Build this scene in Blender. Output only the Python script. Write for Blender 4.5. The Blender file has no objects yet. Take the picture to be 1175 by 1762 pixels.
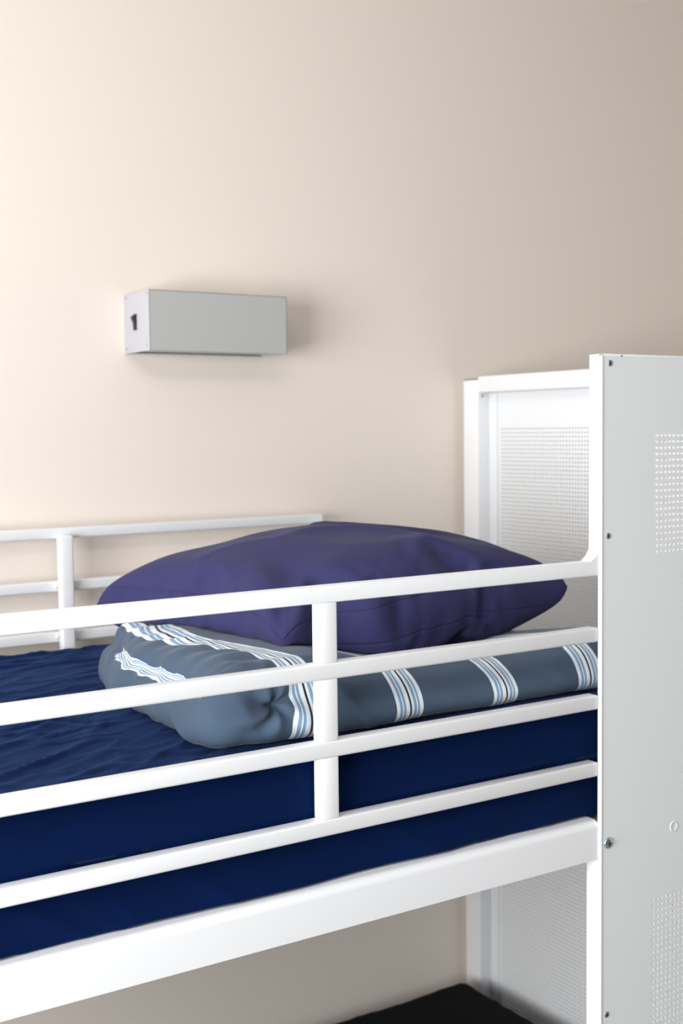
import bpy, bmesh, math, random
import numpy as np
from mathutils import Vector, Matrix, noise

# ------------------------------------------------------------------ camera
S = bpy.context.scene
col = S.collection
CAM = dict(x=-1.1964, y=-1.1989, z=0.1771, yaw=0.5805, pitch=0.0647, roll=-0.0116, f=2150.28)
cd = bpy.data.cameras.new('camera'); cam = bpy.data.objects.new('camera', cd); col.objects.link(cam)
def cam_matrix(yaw, pitch, roll):
    fw = Vector((math.sin(yaw)*math.cos(pitch), math.cos(yaw)*math.cos(pitch), -math.sin(pitch)))
    r = Vector((math.cos(yaw), -math.sin(yaw), 0)); u = r.cross(fw)
    c, s = math.cos(roll), math.sin(roll)
    R, U = c*r+s*u, -s*r+c*u
    return Matrix(((R.x, U.x, -fw.x), (R.y, U.y, -fw.y), (R.z, U.z, -fw.z)))
cam.matrix_world = Matrix.Translation((CAM['x'], CAM['y'], CAM['z'])) @ cam_matrix(CAM['yaw'], CAM['pitch'], CAM['roll']).to_4x4()
cd.sensor_fit = 'VERTICAL'; cd.sensor_height = 36; cd.sensor_width = 24
cd.lens = CAM['f']/1762*36
cd.clip_start = .05
cd.dof.use_dof = True; cd.dof.focus_distance = 1.42; cd.dof.aperture_fstop = 7.0
S.camera = cam

# ------------------------------------------------------------------ light
S.view_settings.view_transform = 'Standard'; S.view_settings.look = 'None'
S.view_settings.exposure = 0.22; S.view_settings.gamma = 1
S.view_settings.use_curve_mapping = False
w = bpy.data.worlds.new('world'); S.world = w; w.use_nodes = True
bg = w.node_tree.nodes['Background']
bg.inputs[0].default_value = (0.93, 0.96, 1.0, 1); bg.inputs[1].default_value = 0.17
def area(name, loc, target, sx, sy, power, color):
    l = bpy.data.lights.new(name, 'AREA'); l.shape = 'RECTANGLE'; l.size = sx; l.size_y = sy
    l.energy = power; l.color = color
    o = bpy.data.objects.new(name, l); col.objects.link(o)
    o.location = loc
    o.rotation_euler = (Vector(target)-Vector(loc)).to_track_quat('-Z', 'Y').to_euler()
    return o
area('window_daylight', (-2.62, -0.75, 0.02), (0.0, -0.1, -0.05), 1.5, 1.1, 88, (0.95, 0.97, 1.0))
area('ceiling_light', (-1.1, -1.15, 1.22), (-.8, -.6, -1), 1.0, .5, 13, (1.0, 0.98, 0.96))

# ------------------------------------------------------------------ materials
def srgb(r, g, b):
    f = lambda c: c/12.92 if c <= .04045 else ((c+.055)/1.055)**2.4
    return (f(r/255), f(g/255), f(b/255), 1)
def mat(name, color, rough=.5, metal=0, sheen=0, bump=None, spec=.5, var=0):
    m = bpy.data.materials.new(name); m.use_nodes = True
    nt = m.node_tree; b = nt.nodes['Principled BSDF']
    b.inputs['Base Color'].default_value = color; b.inputs['Roughness'].default_value = rough
    b.inputs['Metallic'].default_value = metal; b.inputs['Specular IOR Level'].default_value = spec
    if sheen:
        b.inputs['Sheen Weight'].default_value = sheen; b.inputs['Sheen Roughness'].default_value = .4
    if bump or var:
        tc = nt.nodes.new('ShaderNodeTexCoord')
        nz = nt.nodes.new('ShaderNodeTexNoise'); nz.inputs['Scale'].default_value = bump[0] if bump else 60
        nz.inputs['Detail'].default_value = 4
        nt.links.new(tc.outputs['Object'], nz.inputs['Vector'])
        if bump:
            bp = nt.nodes.new('ShaderNodeBump'); bp.inputs['Strength'].default_value = bump[1]
            bp.inputs['Distance'].default_value = bump[2]
            nt.links.new(nz.outputs['Fac'], bp.inputs['Height']); nt.links.new(bp.outputs['Normal'], b.inputs['Normal'])
        if var:
            mx = nt.nodes.new('ShaderNodeMixRGB'); mx.blend_type = 'MULTIPLY'; mx.inputs[1].default_value = color
            mr = nt.nodes.new('ShaderNodeMapRange'); mr.inputs[3].default_value = 1-var; mr.inputs[4].default_value = 1+var
            cb = nt.nodes.new('ShaderNodeCombineColor')
            nt.links.new(nz.outputs['Fac'], mr.inputs[0])
            for i in range(3): nt.links.new(mr.outputs[0], cb.inputs[i])
            mx.inputs[0].default_value = 1
            nt.links.new(cb.outputs[0], mx.inputs[2]); nt.links.new(mx.outputs[0], b.inputs['Base Color'])
    return m
M = {}
M['wall'] = mat('painted_plaster', (0.85, 0.765, 0.68, 1), .62, bump=(220, .06, .002), spec=.3)
M['plain'] = mat('room_white', (0.75, 0.74, 0.72, 1), .7)
M['floor'] = mat('grey_vinyl', (0.30, 0.29, 0.28, 1), .45, bump=(30, .05, .002))
M['white'] = mat('white_powder_coat', (0.85, 0.86, 0.87, 1), .38, bump=(900, .03, .0004), spec=.5)
M['panel'] = mat('white_powder_coat_sheet', (0.83, 0.85, 0.86, 1), .42, bump=(700, .03, .0004), spec=.45)
M['grey'] = mat('grey_lacquer', (0.47, 0.475, 0.46, 1), .5, bump=(900, .03, .0004))
M['greyend'] = mat('pale_grey_plastic', (0.47, 0.47, 0.50, 1), .5)
M['diffuser'] = mat('frosted_acrylic', (0.75, 0.74, 0.76, 1), .4)
M['black'] = mat('black_plastic', (0.012, 0.014, 0.02, 1), .35)
M['steel'] = mat('steel', (0.42, 0.44, 0.46, 1), .3, 1)
M['zinc'] = mat('zinc_plated', (0.55, 0.68, 0.74, 1), .2, 1)
M['recess'] = mat('screw_recess', (0.03, 0.03, 0.035, 1), .5, .6)
M['capgrey'] = mat('grey_end_cap', (0.22, 0.21, 0.21, 1), .6)
M['navy'] = mat('navy_cotton_sheet', srgb(4, 23, 62), .95, sheen=.15, bump=(1400, .25, .0006), spec=.05, var=.12)
M['navy'].node_tree.nodes['Principled BSDF'].inputs['Sheen Tint'].default_value = (.22, .42, 1, 1)  # blue sheen put in to brighten the sheet's top, standing in for stronger light
M['pillowcase'] = mat('indigo_linen', srgb(54, 53, 94), .9, sheen=.06, bump=(1100, .3, .0007), spec=.2, var=.10)
M['blackfabric'] = mat('black_mattress_cover', (0.004, 0.004, 0.006, 1), .9, bump=(900, .2, .0005), spec=.15)

def hem_bump(m):
    nt = m.node_tree; L = nt.links.new; b = nt.nodes['Principled BSDF']; old = [n for n in nt.nodes if n.type == 'BUMP'][0]
    uv = nt.nodes.new('ShaderNodeUVMap'); sp = nt.nodes.new('ShaderNodeSeparateXYZ'); L(uv.outputs[0], sp.inputs[0])
    def mth(op, a, b_):
        n = nt.nodes.new('ShaderNodeMath'); n.operation = op
        for i, v in enumerate((a, b_)):
            if v is None: continue
            if isinstance(v, (int, float)): n.inputs[i].default_value = v
            else: L(v, n.inputs[i])
        return n.outputs[0]
    du = mth('MINIMUM', sp.outputs[0], mth('SUBTRACT', 1, sp.outputs[0])); dv_ = mth('MINIMUM', sp.outputs[1], mth('SUBTRACT', 1, sp.outputs[1]))
    d = mth('MINIMUM', mth('MULTIPLY', du, 1.28), dv_)
    line = mth('MINIMUM', mth('MULTIPLY', mth('ABSOLUTE', mth('SUBTRACT', d, .032), None), 200), 1)
    bp = nt.nodes.new('ShaderNodeBump'); bp.inputs['Strength'].default_value = .8; bp.inputs['Distance'].default_value = .0016
    L(line, bp.inputs['Height']); L(old.outputs['Normal'], bp.inputs['Normal']); L(bp.outputs['Normal'], b.inputs['Normal'])
hem_bump(M['pillowcase'])
def stripe_mat():
    m = bpy.data.materials.new('slate_striped_cotton'); m.use_nodes = True
    nt = m.node_tree; b = nt.nodes['Principled BSDF']; L = nt.links.new
    b.inputs['Roughness'].default_value = .85; b.inputs['Specular IOR Level'].default_value = .2
    b.inputs['Sheen Weight'].default_value = .15; b.inputs['Sheen Roughness'].default_value = .4
    uv = nt.nodes.new('ShaderNodeUVMap'); uv.uv_map = 'UVMap'
    sp = nt.nodes.new('ShaderNodeSeparateXYZ'); L(uv.outputs[0], sp.inputs[0])
    wr = nt.nodes.new('ShaderNodeMath'); wr.operation = 'WRAP'
    wr.inputs[1].default_value = 1.0; wr.inputs[2].default_value = 0.0
    L(sp.outputs[0], wr.inputs[0])
    cr = nt.nodes.new('ShaderNodeValToRGB'); cr.color_ramp.interpolation = 'CONSTANT'
    slate = srgb(72, 89, 109); W = srgb(232, 238, 242); B = srgb(128, 162, 192); K = srgb(44, 46, 56); B2 = srgb(176, 200, 218)
    # one band is .30 of the repeat
    seq = [(0, W), (.034, B), (.060, W), (.074, B), (.094, W), (.134, K), (.156, W), (.178, B), (.204, W), (.218, B), (.238, W), (.270, slate)]
    el = cr.color_ramp.elements
    el[0].position = 0; el[0].color = seq[0][1]; el[1].position = seq[1][0]; el[1].color = seq[1][1]
    for p, c in seq[2:]:
        e = el.new(p); e.color = c
    L(wr.outputs[0], cr.inputs[0])
    nz = nt.nodes.new('ShaderNodeTexNoise'); nz.inputs['Scale'].default_value = 900; nz.inputs['Detail'].default_value = 3
    tc = nt.nodes.new('ShaderNodeTexCoord'); L(tc.outputs['Object'], nz.inputs['Vector'])
    bp = nt.nodes.new('ShaderNodeBump'); bp.inputs['Strength'].default_value = .3; bp.inputs['Distance'].default_value = .0006
    L(nz.outputs['Fac'], bp.inputs['Height']); L(bp.outputs['Normal'], b.inputs['Normal'])
    L(cr.outputs[0], b.inputs['Base Color'])
    return m
M['stripe'] = stripe_mat()

# ------------------------------------------------------------------ helpers
def link(name, me, m, parent=None):
    o = bpy.data.objects.new(name, me); col.objects.link(o)
    if m is not None: me.materials.append(m)
    if parent: o.parent = parent
    return o
def from_bm(name, bm, m, parent=None, smooth=False):
    bmesh.ops.recalc_face_normals(bm, faces=bm.faces)
    me = bpy.data.meshes.new(name); bm.to_mesh(me); bm.free()
    if smooth: me.polygons.foreach_set('use_smooth', [True]*len(me.polygons))
    return link(name, me, m, parent)
def add_box(bm, a, b, bev=0, seg=2):
    a = Vector(a); b = Vector(b)
    r = bmesh.ops.create_cube(bm, size=1, matrix=Matrix.Translation((a+b)/2) @ Matrix.Diagonal((*(b-a), 1)))
    if bev:
        ed = list({e for v in r['verts'] for e in v.link_edges})
        bmesh.ops.bevel(bm, geom=ed, offset=bev, segments=seg, profile=.5, affect='EDGES')
def box(name, a, b, m, parent=None, bev=0, seg=3):
    bm = bmesh.new(); add_box(bm, a, b, bev, seg)
    o = from_bm(name, bm, m, parent, smooth=bool(bev))
    if bev: sharp(o)
    return o
def sharp(o, ang=.6):
    o.data.set_sharp_from_angle(angle=ang)
def disc_bm(bm, c, axis, r, h, dome=0, n=24):
    """short domed cylinder standing on c along axis"""
    q = Vector((0, 0, 1)).rotation_difference(Vector(axis)).to_matrix()
    rings = []
    for rr, hh in [(r, 0), (r, h*.5), (r*.85, h*.85), (r*.5, h*(1+dome*.7)), (r*.02, h*(1+dome))]:
        rings.append([bm.verts.new(Vector(c)+q @ Vector((rr*math.cos(2*math.pi*k/n), rr*math.sin(2*math.pi*k/n), hh))) for k in range(n)])
    for i in range(len(rings)-1):
        for k in range(n):
            bm.faces.new((rings[i][k], rings[i][(k+1) % n], rings[i+1][(k+1) % n], rings[i+1][k]))
    bm.faces.new(list(reversed(rings[0]))); bm.faces.new(rings[-1])
def empty(name, loc, label, cat):
    o = bpy.data.objects.new(name, None); col.objects.link(o); o.location = loc
    o.empty_display_size = .1
    o['label'] = label; o['category'] = cat
    return o
def adopt(root):
    """children were built in world space: shift them under the moved root"""
    for o in list(bpy.data.objects):
        if o.parent == root: o.matrix_parent_inverse = Matrix.Translation(root.location).inverted()
def struct(o): o['kind'] = 'structure'; return o
def fn(v, s, seed=0): return noise.noise(Vector(v)*s+Vector((seed*7.3, seed*3.1, seed*5.7)))
def smooth(a, b, x):
    t = min(1, max(0, (x-a)/(b-a))); return t*t*(3-2*t)

# ------------------------------------------------------------------ room
WALL_Y = .92; FLOOR = -1.47; CEIL = 1.25
struct(box('wall_back', (-2.8, WALL_Y, FLOOR), (2.6, WALL_Y+.1, CEIL), M['wall']))
struct(box('floor', (-2.8, -2.6, FLOOR-.1), (2.6, WALL_Y, FLOOR), M['floor']))
struct(box('ceiling', (-2.8, -2.6, CEIL), (2.6, WALL_Y, CEIL+.1), M['plain']))
struct(box('wall_right', (2.5, -2.6, FLOOR), (2.6, WALL_Y, CEIL), M['wall']))
# left wall with a window opening
bm = bmesh.new()
wy0, wy1, wz0, wz1 = -1.55, .05, -.57, .62
add_box(bm, (-2.8, -2.6, FLOOR), (-2.7, wy0, CEIL)); add_box(bm, (-2.8, wy1, FLOOR), (-2.7, WALL_Y, CEIL))
add_box(bm, (-2.8, wy0, FLOOR), (-2.7, wy1, wz0)); add_box(bm, (-2.8, wy0, wz1), (-2.7, wy1, CEIL))
struct(from_bm('wall_left', bm, M['wall']))
bm = bmesh.new()
for a, b in [((-2.77, wy0, wz0), (-2.72, wy0+.05, wz1)), ((-2.77, wy1-.05, wz0), (-2.72, wy1, wz1)), ((-2.77, wy0, wz0), (-2.72, wy1, wz0+.05)),
             ((-2.77, wy0, wz1-.05), (-2.72, wy1, wz1)), ((-2.77, -.57, wz0), (-2.72, -.53, wz1))]: add_box(bm, a, b)
struct(from_bm('window_1', bm, M['white']))

# ------------------------------------------------------------------ bunk bed
T = .0195                      # guard rail tube
X0 = -1.50                     # far left end of the bunk
XE = .495                      # inner face of the end frame
XS = .528                      # inner face of the end sheet
bed = empty('bunk_bed', (-.5, .45, FLOOR), 'white metal bunk bed with horizontal guard rails and perforated end panels against beige wall', 'bunk bed')

def tube(name, a, b, r=.003, parent=bed, m=None): return box(name, a, b, m or M['white'], parent, r, 3)

# front guard: four rails, posts between them
RZ = [0.0, -.0893, -.1808, -.2722]
o = None
for i, z in enumerate(RZ):
    if i == 0:
        # top rail sweeps up into the upright of the privacy panel
        bm = bmesh.new()
        pts = [(X0, z), (-.0147, z)]
        for k in range(1, 7):
            a = -math.pi/2+k/6*math.pi/2
            pts.append((-.0147+.014*math.cos(a), z+.014+.014*math.sin(a)))
        top = [(x, zz) for x, zz in pts]
        low = [(X0, z-T), (.0025, z-T), (.0025, z+.0078)]
        outline = top+[(-.0007, .2745), (.0185, .2745), (.0185, z-T), (X0, z-T)]
        va = [bm.verts.new((x, .0, zz)) for x, zz in outline]; vb = [bm.verts.new((x, T, zz)) for x, zz in outline]
        n = len(outline)
        bm.faces.new(va); bm.faces.new(list(reversed(vb)))
        for k in range(n): bm.faces.new((va[k], va[(k+1) % n], vb[(k+1) % n], vb[k]))
        bmesh.ops.bevel(bm, geom=[e for e in bm.edges if abs(e.verts[0].co.y-e.verts[1].co.y) < 1e-6 and e.verts[0].co.x < .002 or abs(e.verts[0].co.y-e.verts[1].co.y) < 1e-6 and e.verts[1].co.x < .002], offset=.0024, segments=3, affect='EDGES', profile=.5)
        o = from_bm('guard_rail', bm, M['white'], bed, True); sharp(o, .7)
    else:
        tube('guard_rail', (X0, 0, z-T), (-.0002, T, z))
for px in (-.4413, -1.05):
    for i in range(3):
        tube('guard_post', (px, .001, RZ[i+1]-.001), (px+.0248, T-.001, RZ[i]-T+.001), .0025)

# side beam: deep section with a generously rounded top edge
def side_beam(y0, y1, sgn):
    bm = bmesh.new()
    zt, zb, r = -.3525, -.4055, .0105
    out = [(y0, zb), (y1, zb), (y1, zt)]
    for k in range(0, 9):
        a = math.pi/2+k/8*math.pi/2
        out.append((y0+r+r*math.cos(a), zt-r+r*math.sin(a)))
    if sgn < 0: out = [(y0+y1-y, z) for y, z in out]
    A = [bm.verts.new((X0, y, z)) for y, z in out]; B = [bm.verts.new((-.0002 if sgn > 0 else XE, y, z)) for y, z in out]
    bm.faces.new(A); bm.faces.new(list(reversed(B)))
    for k in range(len(out)): bm.faces.new((A[k], A[(k+1) % len(out)], B[(k+1) % len(out)], B[k]))
    ob = from_bm('side_beam', bm, M['white'], bed, True); sharp(ob, .5)
side_beam(0, .032, 1); side_beam(.863, .889, -1)
# slatted base under the mattress
for k in range(14):
    x = X0+.08+k*.14
    tube('bed_slat', (x, .030, -.372), (x+.07, .864, -.360), .002)

# uprights of the privacy panel frame, behind the sheet
tube('panel_upright', (-.0002, .0032, FLOOR), (.0345, .0245, -.4062), .003)
tube('panel_upright', (XE, .0032, FLOOR), (XE+.033, .048, .273), .003)
tube('panel_crossbar', (.0190, .0045, .240), (XE, .0215, .273), .003)

def perforated(name, o0, ua, va, W, H, regions, pitch, rad, parent, thick, m):
    """flat sheet with real holes; regions are (u0,v0,nu,nv)"""
    ua = Vector(ua); va = Vector(va); o0 = Vector(o0); vs = []; fs = []
    def P(u, v): vs.append(tuple(o0+ua*u+va*v)); return len(vs)-1
    # plain margins: split the sheet in horizontal strips at region borders
    cuts = sorted({0, H} | {r[1] for r in regions} | {r[1]+r[3]*pitch for r in regions})
    for a, b in zip(cuts[:-1], cuts[1:]):
        rg = [r for r in regions if abs(r[1]-a) < 1e-9]
        if not rg:
            fs.append((P(0, a), P(W, a), P(W, b), P(0, b))); continue
        u0, v0, nu, nv = rg[0]; u1 = u0+nu*pitch
        fs.append((P(0, a), P(u0, a), P(u0, b), P(0, b))); fs.append((P(u1, a), P(W, a), P(W, b), P(u1, b)))
        g = {}
        for i in range(nu+1):
            for j in range(nv+1): g[i, j] = P(u0+i*pitch, v0+j*pitch)
        for i in range(nu):
            for j in range(nv):
                cu, cv = u0+(i+.5)*pitch, v0+(j+.5)*pitch
                k = [P(cu+rad*math.cos(math.radians(t)), cv+rad*math.sin(math.radians(t))) for t in (225, 270, 315, 0, 45, 90, 135, 180)]
                a0, b0, c0, d0 = g[i, j], g[i+1, j], g[i+1, j+1], g[i, j+1]
                fs += [(a0, b0, k[2], k[1], k[0]), (b0, c0, k[4], k[3], k[2]), (c0, d0, k[6], k[5], k[4]), (d0, a0, k[0], k[7], k[6])]
    me = bpy.data.meshes.new(name); me.from_pydata(vs, [], fs); me.update()
    ob = link(name, me, m, parent)
    md = ob.modifiers.new('thickness', 'SOLIDIFY'); md.thickness = thick; md.offset = 0
    return ob
PIT = .0084
# privacy panel facing the room
FT = .2753
PW = .53
pp = perforated('privacy_panel', (.003, -.0012, FLOOR+.02), (1, 0, 0), (0, 0, 1), PW-.006, FT-.003-FLOOR-.02,
                [(.1022-.003, .0065-.0042-FLOOR-.02, 38, 20), (.0985-.003, -.4840-.0042*0-88*PIT+.0042-FLOOR-.02, 38, 88)],
                PIT, .0023, bed, .0022, M['panel'])
# rolled rim around the sheet
bm = bmesh.new()
add_box(bm, (0, -.0035, FLOOR+.02), (.0042, .0032, FT), .0016, 3)
add_box(bm, (0, -.0035, FT-.0042), (PW, .0045, FT), .0016, 3)
add_box(bm, (PW-.0042, -.0035, FLOOR+.02), (PW, .0032, FT), .0016, 3)
o = from_bm('panel_rim', bm, M['white'], pp, True); sharp(o, .7)

def screw(name, x, z, r, parent, kind):
    bm = bmesh.new(); disc_bm(bm, (x, -.0022, z), (0, -1, 0), r, .0012 if kind == 'screw' else .0028, .15 if kind == 'screw' else .5)
    s = from_bm(name, bm, M['steel'] if kind == 'screw' else M['zinc'], parent, True)
    bm = bmesh.new()
    d = -.0022-(.0015 if kind == 'screw' else .0043)
    if kind == 'screw': disc_bm(bm, (x, d+.0003, z), (0, -1, 0), r*.42, .0004, 0, 6)
    else:
        add_box(bm, (x-r*.55, d, z-.0006), (x+r*.55, d+.0012, z+.0006)); add_box(bm, (x-.0006, d, z-r*.55), (x+.0006, d+.0012, z+r*.55))
    from_bm('drive_recess', bm, M['recess'], s)
    return s
for x, z in [(.0172, .2628), (.0145, .0330), (.0132, -.6251), (PW-.017, .2628), (PW-.017, .033)]:
    screw('panel_screw', x, z, .0042, pp, 'screw')
b = screw('bolt', .0152, -.3855, .0078, pp, 'bolt'); b['label'] = 'shiny zinc bolt head'
bm = bmesh.new(); disc_bm(bm, (.0372, -.0036, .2728), (0, -1, 0), .0012, .0004, 0, 10)
from_bm('paint_chip', bm, M['recess'], pp)
# shallow embossed dimple
bm = bmesh.new(); n = 28; rings = []
for rr, dd in [(.0082, 0), (.0076, -.0007), (.0066, -.0009), (.0055, -.0001), (.002, .0001)]:
    rings.append([bm.verts.new((.1446+rr*math.cos(2*math.pi*k/n), -.00235+dd, -.3866+rr*math.sin(2*math.pi*k/n))) for k in range(n)])
for i in range(4):
    for k in range(n): bm.faces.new((rings[i][k], rings[i][(k+1) % n], rings[i+1][(k+1) % n], rings[i+1][k]))
bm.faces.new(rings[-1]); from_bm('embossed_dimple', bm, M['panel'], pp, True)

# end panel across the bed head, seen from inside
tube('end_frame_post', (XE, .8515, FLOOR), (XS, .900, .2815), .002)
tube('end_frame_rail', (XE, .048, .2545), (XS, .8510, .2885), .002)
box('post_cap', (XE+.001, .853, .2815), (XS-.001, .8985, .2842), M['capgrey'], bed, .0008)
tube('end_frame_rail', (XE, .048, -1.25), (XS, .8515, -1.21), .002)
ep = perforated('end_panel', (XS+.0012, .895, FLOOR+.03), (0, -1, 0), (0, 0, 1), .885, .2885-FLOOR-.03,
                [(.895-.8123-.0042, .1776+.0042-188*PIT-FLOOR-.03, 86, 188)], PIT, .0021, bed, .002, M['panel'])
# folded inner lip of the sheet along the post
tube('panel_lip', (XS-.0035, .826, FLOOR+.05), (XS-.0001, .8514, .2543), .001, ep)
# fixing screw in the recess
bm = bmesh.new(); disc_bm(bm, (.507, .8514, .2475), (0, -1, 0), .003, .0015, .3); from_bm('recess_screw', bm, M['steel'], bed, True)

# back guard along the wall
YB = .8701
for z, h, x1 in [(.0155, .0185, .118), (-.0765, .0185, .118), (-.165, .0185, .118)]:
    tube('back_rail', (X0, YB, z-h), (x1, YB+T, z))
for px in (-.4295, -1.04, ):
    bm = bmesh.new(); add_box(bm, (px, YB-.0195, -.345), (px+.0245, YB-.0002, .0035), .004, 3)
    p_ = from_bm('back_post', bm, M['white'], bed, True); sharp(p_, .7)
    # weld beads beside the joints
    for z in (-.085, -.1735):
        for sx in (-.0022, .0267):
            bm = bmesh.new(); bmesh.ops.create_icosphere(bm, subdivisions=2, radius=.0042, matrix=Matrix.Translation((px+sx, YB-.0005, z)) @ Matrix.Diagonal((.7, .8, 1.1, 1)))
            from_bm('weld_bead', bm, M['white'], p_, True)
tube('back_post', (.0975, YB-.0195, -.345), (.119, YB-.0002, -.002), .003)
# legs at the far end
tube('leg', (X0-.03, 0, FLOOR), (X0, .03, .05), .003); tube('leg', (X0-.03, .865, FLOOR), (X0, .895, .05), .003)
tube('side_beam', (X0, 0, -1.17), (-.0005, .03, -1.12), .004); tube('side_beam', (X0, .868, -1.17), (XE, .895, -1.12), .004)
for k in range(14):
    x = X0+.08+k*.14
    tube('bed_slat', (x, .030, -1.152), (x+.07, .868, -1.140), .002)
adopt(bed)

# ------------------------------------------------------------------ cloth-like solids
def rounded_grid(hx, hy, hz, r, nx, ny, nz):
    """closed box grid, returns (verts, quads, face axis tags, unrounded coords)"""
    idx = {}; co = []; raw = []; faces = []
    def V(i, j, k):
        key = (i, j, k)
        if key in idx: return idx[key]
        x = -hx+2*hx*i/nx; y = -hy+2*hy*j/ny; z = -hz+2*hz*k/nz
        p = Vector((x, y, z)); q = Vector((max(-hx+r, min(hx-r, x)), max(-hy+r, min(hy-r, y)), max(-hz+r, min(hz-r, z))))
        d = p-q
        if d.length > 1e-9: p = q+d.normalized()*r*min(1, max(abs(d.x), abs(d.y), abs(d.z))/r) if True else p
        idx[key] = len(co); co.append(p); raw.append(Vector((x, y, z))); return idx[key]
    for i in range(nx):
        for j in range(ny):
            faces.append(((V(i, j, nz), V(i+1, j, nz), V(i+1, j+1, nz), V(i, j+1, nz)), '+z'))
            faces.append(((V(i, j+1, 0), V(i+1, j+1, 0), V(i+1, j, 0), V(i, j, 0)), '-z'))
    for i in range(nx):
        for k in range(nz):
            faces.append(((V(i, 0, k), V(i+1, 0, k), V(i+1, 0, k+1), V(i, 0, k+1)), '-y'))
            faces.append(((V(i, ny, k+1), V(i+1, ny, k+1), V(i+1, ny, k), V(i, ny, k)), '+y'))
    for j in range(ny):
        for k in range(nz):
            faces.append(((V(0, j+1, k), V(0, j, k), V(0, j, k+1), V(0, j+1, k+1)), '-x'))
            faces.append(((V(nx, j, k), V(nx, j+1, k), V(nx, j+1, k+1), V(nx, j, k+1)), '+x'))
    return co, faces, raw

# mattress in its navy fitted sheet
MX0, MX1, MY0, MY1, MZ0, MZ1 = -1.47, .425, .0235, .850, -.3515, -.190
def ridge(v, s, seed, p=2.0):
    return (1-abs(fn(v, s, seed)))**p
def build_mattress(name, x0, x1, y0, y1, z0, z1, m, wr, nx=330, ny=150, nz=34, r=.024):
    hx, hy, hz = (x1-x0)/2, (y1-y0)/2, (z1-z0)/2
    co, faces, raw = rounded_grid(hx, hy, hz, r, nx, ny, nz)
    c = Vector(((x0+x1)/2, (y0+y1)/2, (z0+z1)/2)); out = []
    for p, q in zip(co, raw):
        P = p+c; s = (p-Vector((max(-hx+r, min(hx-r, q.x)), max(-hy+r, min(hy-r, q.y)), max(-hz+r, min(hz-r, q.z)))))
        nrm = s.normalized() if s.length > 1e-6 else Vector((0, 0, 1))
        top = max(0, nrm.z); front = max(0, -nrm.y)
        d = 0
        # long creases on the top running with the bed, slightly diagonal
        w_ = Vector((P.x*.9+P.y*.25, P.y*3.2-P.x*.35, 0))
        wob = Vector((P.x+fn(P, 3, 5)*.06, P.y+fn(P, 4, 6)*.05, 0))
        w_ = Vector((wob.x*.8+wob.y*.6, wob.y*2.9-wob.x*1.5, 0))
        a = ((ridge(w_, 3.6, 1, 12)-.3)*.0048+(ridge(w_, 8, 2, 10)-.3)*.0042+(ridge(w_, 17, 14, 6)-.3)*.0020)*(.45+.9*max(0, fn(P, 4, 7)+.35))+fn(w_, 22, 3)*.0005
        d += top*a*wr*smooth(y0, y0+.06, P.y)
        d += top*fn(P, 3.0, 4)*.003*wr
        # side: soft gathers leaning along the edge, and a wavy lower hem
        lo = 1-smooth(z0, z0+.09, P.z)
        g = Vector((P.x*6+P.z*7+.15*fn(P, 9, 15), P.z*4.5, 0))
        d += front*lo*(ridge(g, 1.6, 8, 5)-.4)*.0085*wr
        d += front*fn((P.x*2, 0, P.z*9), 2.2, 9)*.0020*wr-front*(ridge(Vector((P.x*2.2-P.z*3, P.z*9, 0)), 2.0, 16, 9)-.3)*.0022*wr
        P = P+nrm*d
        if m is M['navy']: P.z -= .024*smooth(-.15, .28, P.x)*(P.z-z0)/(z1-z0)*smooth(y0, y0+.12, P.y)
        if m is M['navy'] and nrm.y < -.01 and P.z < -.24:
            bulge = max(0, fn((P.x, 0, 0), 7, 11)+.45)
            if P.z < -.30:
                P.y = max(.006, y0-.002-.011*bulge*smooth(-.318, -.345, P.z)+max(0, fn((P.x*6, 0, P.z*9), 1.5, 13))*.004-front*lo*(ridge(g, 1.6, 8, 5)-.4)*.006)
            elif P.z > -.2705:
                P.y = min(P.y, y0-(.003+.006*max(0, fn((P.x, 0, 0), 5, 12)))*smooth(-.235, -.262, P.z))
            else:
                P.y = max(P.y, y0)
                if P.z > -.2757: P.z = -.2712
        P.z = max(P.z, z0+(.001 if P.y > .0196 or m is not M['navy'] else .0025))
        out.append(tuple(P))
    me = bpy.data.meshes.new(name); me.from_pydata(out, [], [f for f, t in faces]); me.update()
    me.polygons.foreach_set('use_smooth', [True]*len(me.polygons))
    return link(name, me, m)
mt = build_mattress('mattress', MX0, MX1, MY0, MY1, MZ0, MZ1, M['navy'], 1)
mt['label'] = 'thick mattress in a creased navy blue fitted sheet behind the guard rails'; mt['category'] = 'mattress'
lm = build_mattress('mattress', MX0, .452, .034, .852, -1.1395, -1.0, M['blackfabric'], .8, 160, 70, 14)
lm['label'] = 'black mattress on the lower bunk, under the white side beam'; lm['category'] = 'mattress'

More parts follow.
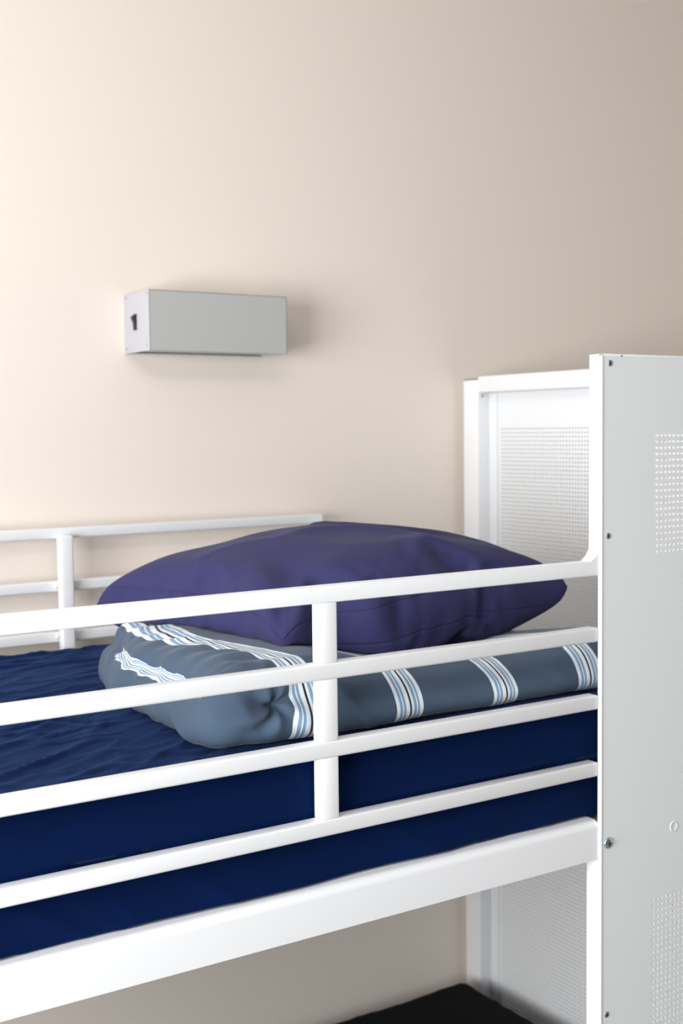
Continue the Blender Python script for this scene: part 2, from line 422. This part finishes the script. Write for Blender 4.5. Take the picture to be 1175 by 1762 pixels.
# folded duvet
DX0, DX1, DY0, DY1, DZ0, DZ1 = -.556, .105, .040, .520, -.1905, -.0985
def build_duvet():
    hx, hy, hz = (DX1-DX0)/2, (DY1-DY0)/2, (DZ1-DZ0)/2; r = .044
    nx, ny, nz = 230, 170, 40
    co, faces, raw = rounded_grid(hx, hy, hz, r, nx, ny, nz)
    c = Vector(((DX0+DX1)/2, (DY0+DY1)/2, (DZ0+DZ1)/2)); out = []
    S0 = Vector((-.468, .052, -.142))
    for p, q in zip(co, raw):
        P = p+c; s = (p-Vector((max(-hx+r, min(hx-r, q.x)), max(-hy+r, min(hy-r, q.y)), max(-hz+r, min(hz-r, q.z)))))
        n = s.normalized() if s.length > 1e-6 else Vector((0, 0, 1))
        d = fn(P, 5, 21)*.006+fn(P, 14, 22)*.0022
        top = max(0, n.z); left = max(0, -n.x); front = max(0, -n.y); right = max(0, n.x)
        # padded roll along the front: gentle billows and slanting creases between the bands
        d += front*((ridge(Vector((P.x*7+P.z*6, P.z*3, 0)), 1.5, 23, 4)-.4)*.004)
        # gathered pleats in the band along the left edge
        eL = smooth(-.40, -.50, P.x)
        t_ = P.y*1.0+P.x*.35+.01*fn(P, 9, 31)
        d += top*eL*(math.sin(t_*150)*.0011+(ridge(Vector((P.y*9, P.x*3, 0)), 2.0, 24, 3)-.4)*.006)
        # crease between the two folded layers on the left face
        zc = -.1245+.006*fn((P.y, 0, 0), 9, 27)
        along = smooth(.09, .16, P.y)
        d -= left*along*.016*math.exp(-((P.z-zc)/.0085)**2)
        d += left*along*.006*math.exp(-((P.z-zc-.020)/.012)**2)
        d += left*(ridge(Vector((P.y*5, P.z*12-P.y*7, 0)), 1.7, 25, 4)-.4)*.006
        # right end: rolled layers
        d += right*math.cos((P.z-DZ0)/.03*math.pi*2)*.003
        # twisted tuck at the front left corner
        v = P-S0; v2 = Vector((v.x*.9+v.y*-.5, v.z)); rr = v2.length
        if (front+left) > .2 and P.y < .16:
            ang = math.atan2(v2.y, v2.x)
            k = math.exp(-(rr/.036)**2)
            d += (front+left*.6)*(math.cos(ang*5+rr*55)*.0055*math.exp(-(rr/.045)**2)*smooth(0, .012, rr)-.016*math.exp(-(rr/.010)**2))
        P = P+n*d
        # front left corner bellies outwards low down, top leans back
        P.x -= .012*math.exp(-((P.y-.10)/.07)**2)*smooth(DZ1, DZ0, P.z)*smooth(-.38, -.53, P.x)
        # left edge drifts: set in at the back
        P.x += .045*smooth(.33, .52, P.y)*smooth(-.25, -.53, P.x)
        # top sags a little towards the right and under the pillow
        P.z -= (P.z-DZ0)/(DZ1-DZ0)*(.012*smooth(-.30, .1, P.x)+.025*math.exp(-((P.x+.17)/.17)**4)*smooth(.56, .42, P.y))
        P.z -= (P.z-DZ0)/(DZ1-DZ0)*.034*smooth(.10, .34, P.y)*smooth(-.35, -.02, P.x)
        P.x += .012*fn((0, P.y, P.z), 18, 29)*smooth(.05, .105, P.x)
        # front roll: fullest near the sheet, top edge set back
        hh = (P.z-DZ0)/(DZ1-DZ0)
        fr = smooth(.16, .05, P.y)
        P.y += fr*(.026*hh-.010*(1-hh))
        lf = smooth(-.42, -.54, P.x)
        P.x += lf*(.030*hh-.012*(1-hh))
        # flat underside
        if P.z < DZ0: P.z = DZ0+(P.z-DZ0)*.05
        out.append(tuple(P))
    me = bpy.data.meshes.new('duvet'); me.from_pydata(out, [], [f for f, t in faces]); me.update()
    me.polygons.foreach_set('use_smooth', [True]*len(me.polygons))
    uvl = me.uv_layers.new(name='UVMap'); period = .1545; start = -.455
    data = np.zeros(len(me.loops)*2); li = 0
    for (f, tag) in faces:
        fy = sum(raw[vi].y for vi in f)/4+c.y
        for vi in f:
            q = raw[vi]+c
            u = q.x
            back = smooth(.06, .42, q.y)
            if tag == '-x': u = DX0-(DZ1-q.z)
            if tag == '-x': back = smooth(.06, .42, q.y)
            if tag in ('+z', '-x'):
                u += .080*back
                # band looks broader on the gathered top
                if q.x < -.36: u = start+(u-start)*(1-.56*back)
                u += .0008*math.sin(q.y*150+q.x*40)*back*(1 if q.x < -.4 else 0)
                u += .0022*fn(q, 16, 41)*back
            if tag in ('-y', '-z') : u -= .003*(1-(q.z-DZ0)/(DZ1-DZ0))
            u += .004*smooth(-.38, -.30, q.x)
            u += .0016*fn(q, 12, 42)
            if u < start: u = max(u, start-.6*period)
            if tag == '-x':
                zc_ = -.112+.006*smooth(.25, .42, q.y)+.004*fn((q.y, 0, 0), 9, 27)+.0010*math.sin(q.y*120)*.5
                e_ = min(1, max(0, (zc_-q.z)/.026))
                if fy < .12 or fy > .405: e_ = 0
                u = start-.012+e_*.064
            if tag in ('-y', '-z') : u -= .003*(1-(q.z-DZ0)/(DZ1-DZ0))
            u += .004*smooth(-.38, -.30, q.x)
            u += .0016*fn(q, 12, 42)
            if u < start: u = max(u, start-.6*period)
            if tag == '-x' and .09 < q.y < .43:
                e_ = (-.114+.005*fn((q.y, 0, 0), 9, 27)+.0016*math.sin(q.y*105)-q.z)/.020
                if 0 < e_ < 1: u = start+.002+e_*.040
            data[2*li] = (u-start)/period; data[2*li+1] = q.y; li += 1
    uvl.data.foreach_set('uv', data)
    return link('duvet', me, M['stripe'])
dv = build_duvet()
dv['label'] = 'folded slate blue duvet with white and light blue stripe bands under the pillow'; dv['category'] = 'duvet'

from mathutils.bvhtree import BVHTree
mt_bvh = BVHTree.FromPolygons([v.co for v in mt.data.vertices], [tuple(p.vertices) for p in mt.data.polygons])
for v in dv.data.vertices:                    # the duvet rests on the creased sheet
    if v.co.z < -.168:
        hit = mt_bvh.ray_cast(Vector((v.co.x, v.co.y, .3)), Vector((0, 0, -1)))[0]
        if hit is not None: v.co.z = max(v.co.z, hit.z+.0042)
dv_bvh = BVHTree.FromPolygons([v.co for v in dv.data.vertices], [tuple(p.vertices) for p in dv.data.polygons])
# pillow: two sheets inflated with the cloth solver, then laid to rest by warping
def inflate(nx=72, ny=56, hx=.30, hy=.235):
    bm = bmesh.new(); g = {}
    for s in (0, 1):
        for i in range(nx+1):
            for j in range(ny+1):
                if s == 1 and (i in (0, nx) or j in (0, ny)): g[s, i, j] = g[0, i, j]; continue
                x = -hx+2*hx*i/nx; y = -hy+2*hy*j/ny
                e = min(1, min(i, nx-i, j, ny-j)/6)
                z = (1 if s == 0 else -1)*.012*e+.0015*fn((x, y, s), 22, 51+s)*e
                g[s, i, j] = bm.verts.new((x, y, z))
    for s in (0, 1):
        for i in range(nx):
            for j in range(ny):
                q = (g[s, i, j], g[s, i+1, j], g[s, i+1, j+1], g[s, i, j+1])
                bm.faces.new(q if s == 0 else tuple(reversed(q)))
    me = bpy.data.meshes.new('pillow'); bm.verts.index_update()
    global REST
    REST = [(v.co.x, v.co.y) for v in bm.verts]
    border = [g[0, i, j].index for i in range(nx+1) for j in range(ny+1) if i in (0, nx) or j in (0, ny)]
    bm.to_mesh(me); bm.free()
    ob = link('pillow', me, M['pillowcase'])
    md = ob.modifiers.new('cloth', 'CLOTH'); st = md.settings
    st.quality = 6; st.mass = .25; st.tension_stiffness = 14; st.compression_stiffness = 14; st.shear_stiffness = 4; st.bending_stiffness = .35
    st.use_pressure = True; st.uniform_pressure_force = 3.2; st.air_damping = 4
    st.effector_weights.gravity = 0
    md.collision_settings.use_collision = False
    md.point_cache.frame_start = 1; md.point_cache.frame_end = 60
    for f in range(1, 46): S.frame_set(f)
    dg = bpy.context.evaluated_depsgraph_get(); ev = ob.evaluated_get(dg); m2 = ev.to_mesh()
    co = np.empty(len(m2.vertices)*3); m2.vertices.foreach_get('co', co); ev.to_mesh_clear()
    ob.modifiers.clear(); S.frame_set(1)
    return ob, co.reshape(-1, 3), border
pl, PC, border = inflate()
hxm = np.abs(PC[:, 0]).max(); hym = np.abs(PC[:, 1]).max(); hzm = np.abs(PC[:, 2]).max()
print('PILLOW extents', hxm, hym, hzm, np.isnan(PC).any())
# resting corners: front-left, front-right, back-left, back-right
FL, FR, BL, BR = Vector((-.398, .150, -.114)), Vector((.148, .200, -.074)), Vector((-.505, .545, -.080)), Vector((.06, .60, -.080))
out = []
for x, y, z in PC:
    u = (x/hxm+1)/2; v = (y/hym+1)/2
    P = FL*(1-u)*(1-v)+FR*u*(1-v)+BL*(1-u)*v+BR*u*v
    cu = 1-abs(2*u-1)**2; cv = 1-abs(2*v-1)**2
    P.z += .022*(cu+cv)/2                     # seam rides up between the corners
    zz = z/hzm
    zz = z/hzm
    P.y -= (.050 if zz > 0 else .050+.020*min(1, -zz*1.6))*smooth(.16, .34, u)*smooth(1.0, .60, u)*(1-v)**1.5
    P.y += .030*math.exp(-((u-.19)/.055)**2)*(1-v)**3             # belly leans over the front seam
    edge = min(1, 4*min(u, 1-u, v, 1-v))
    c1 = Vector((u, v, 0)); a1 = math.atan2(v+.02, u+.02); r1 = math.hypot(u, v)
    fold = math.sin(a1*11+fn(c1, 3, 71)*2)*math.exp(-(r1/.32)**2)*min(1, r1*7)*.0085
    a2 = math.atan2(v+.02, 1.02-u); r2 = math.hypot(1-u, v)
    fold += math.sin(a2*9+1+fn(c1, 3, 72)*2)*math.exp(-(r2/.30)**2)*min(1, r2*7)*.005
    fold += (ridge(Vector((u*2.2+v*.8, v*.9, 0)), 2.0, 73, 7)-.25)*.010*edge+fn(c1, 6, 74)*.004*edge
    P.z += fold if zz > 0 else -fold*.5
    if zz > 0: P.z += zz**.58*.098
    else: P.z -= (-zz)**.7*.100
    hit = dv_bvh.ray_cast(Vector((P.x, P.y, .3)), Vector((0, 0, -1)))[0]
    if hit is not None: P.z = max(P.z, hit.z+.0015)
    else: P.z = max(P.z, -.120)
    out.append(P)
me = pl.data
for v_, P in zip(me.vertices, out): v_.co = P
me.polygons.foreach_set('use_smooth', [True]*len(me.polygons)); me.update()
uvl = me.uv_layers.new(name='UVMap')
uvs = np.array([((x/.30/2+.5), (y/.235/2+.5)) for x, y in REST])
lv = np.empty(len(me.loops), dtype=np.int32); me.loops.foreach_get('vertex_index', lv)
uvl.data.foreach_set('uv', uvs[lv].ravel())
sub = pl.modifiers.new('smooth', 'SUBSURF'); sub.levels = 1; sub.render_levels = 1
pl['label'] = 'plump indigo blue pillow lying on the folded duvet'; pl['category'] = 'pillow'

# ------------------------------------------------------------------ reading lamp on the wall
lamp = empty('wall_lamp', (-.13, WALL_Y, .375), 'grey rectangular reading lamp with a black side switch, fixed to the beige wall', 'wall lamp')
LX0, LX1, LY0, LZ0, LZ1 = -.2717, .0088, .8165, .3216, .4273
bm = bmesh.new(); t = .0025
add_box(bm, (LX0+.003, LY0, LZ0), (LX1, LY0+t, LZ1), .0009); add_box(bm, (LX0+.003, LY0, LZ1-t), (LX1, WALL_Y-.0005, LZ1), .0009)
add_box(bm, (LX1-t, LY0, LZ0), (LX1, WALL_Y-.0005, LZ1), .0009); add_box(bm, (LX0+.003, LY0, LZ0), (LX1, LY0+.012, LZ0+.0015), .0005)
add_box(bm, (LX0+.003, WALL_Y-.012, LZ0), (LX1, WALL_Y-.0005, LZ0+.0015), .0005)
from_bm('lamp_housing', bm, M['grey'], lamp)
ec = box('end_plate', (LX0, LY0-.0006, LZ0-.0006), (LX0+.0032, WALL_Y-.0005, LZ1+.0006), M['greyend'], lamp, .0012)
box('diffuser', (LX0+.006, LY0+.010, LZ0+.0035), (LX1-.004, WALL_Y-.008, LZ0+.007), M['diffuser'], lamp, .0008)
for y, z in [(LY0+.0055, LZ1-.006), (LY0+.007, LZ0+.010), (WALL_Y-.009, LZ1-.007), (WALL_Y-.009, LZ0+.008)]:
    bm = bmesh.new(); disc_bm(bm, (LX0, y, z), (-1, 0, 0), .0024, .0008, .2, 16); from_bm('plate_screw', bm, M['steel'], ec, True)
sw = box('switch', (LX0-.0006, .8655, .3600), (LX0+.001, .8775, .3885), M['black'], lamp, .0004)
bm = bmesh.new()
pr = [(.3600, 0), (.3600, -.0020), (.3740, -.0030), (.3830, -.0075), (.3885, -.0015), (.3885, 0)]
A = [bm.verts.new((LX0-.0004+d, .8668, z)) for z, d in pr]; B = [bm.verts.new((LX0-.0004+d, .8762, z)) for z, d in pr]
bm.faces.new(A); bm.faces.new(list(reversed(B)))
for k in range(len(pr)): bm.faces.new((A[k], A[(k+1) % len(pr)], B[(k+1) % len(pr)], B[k]))
from_bm('rocker', bm, M['black'], sw)
adopt(lamp)
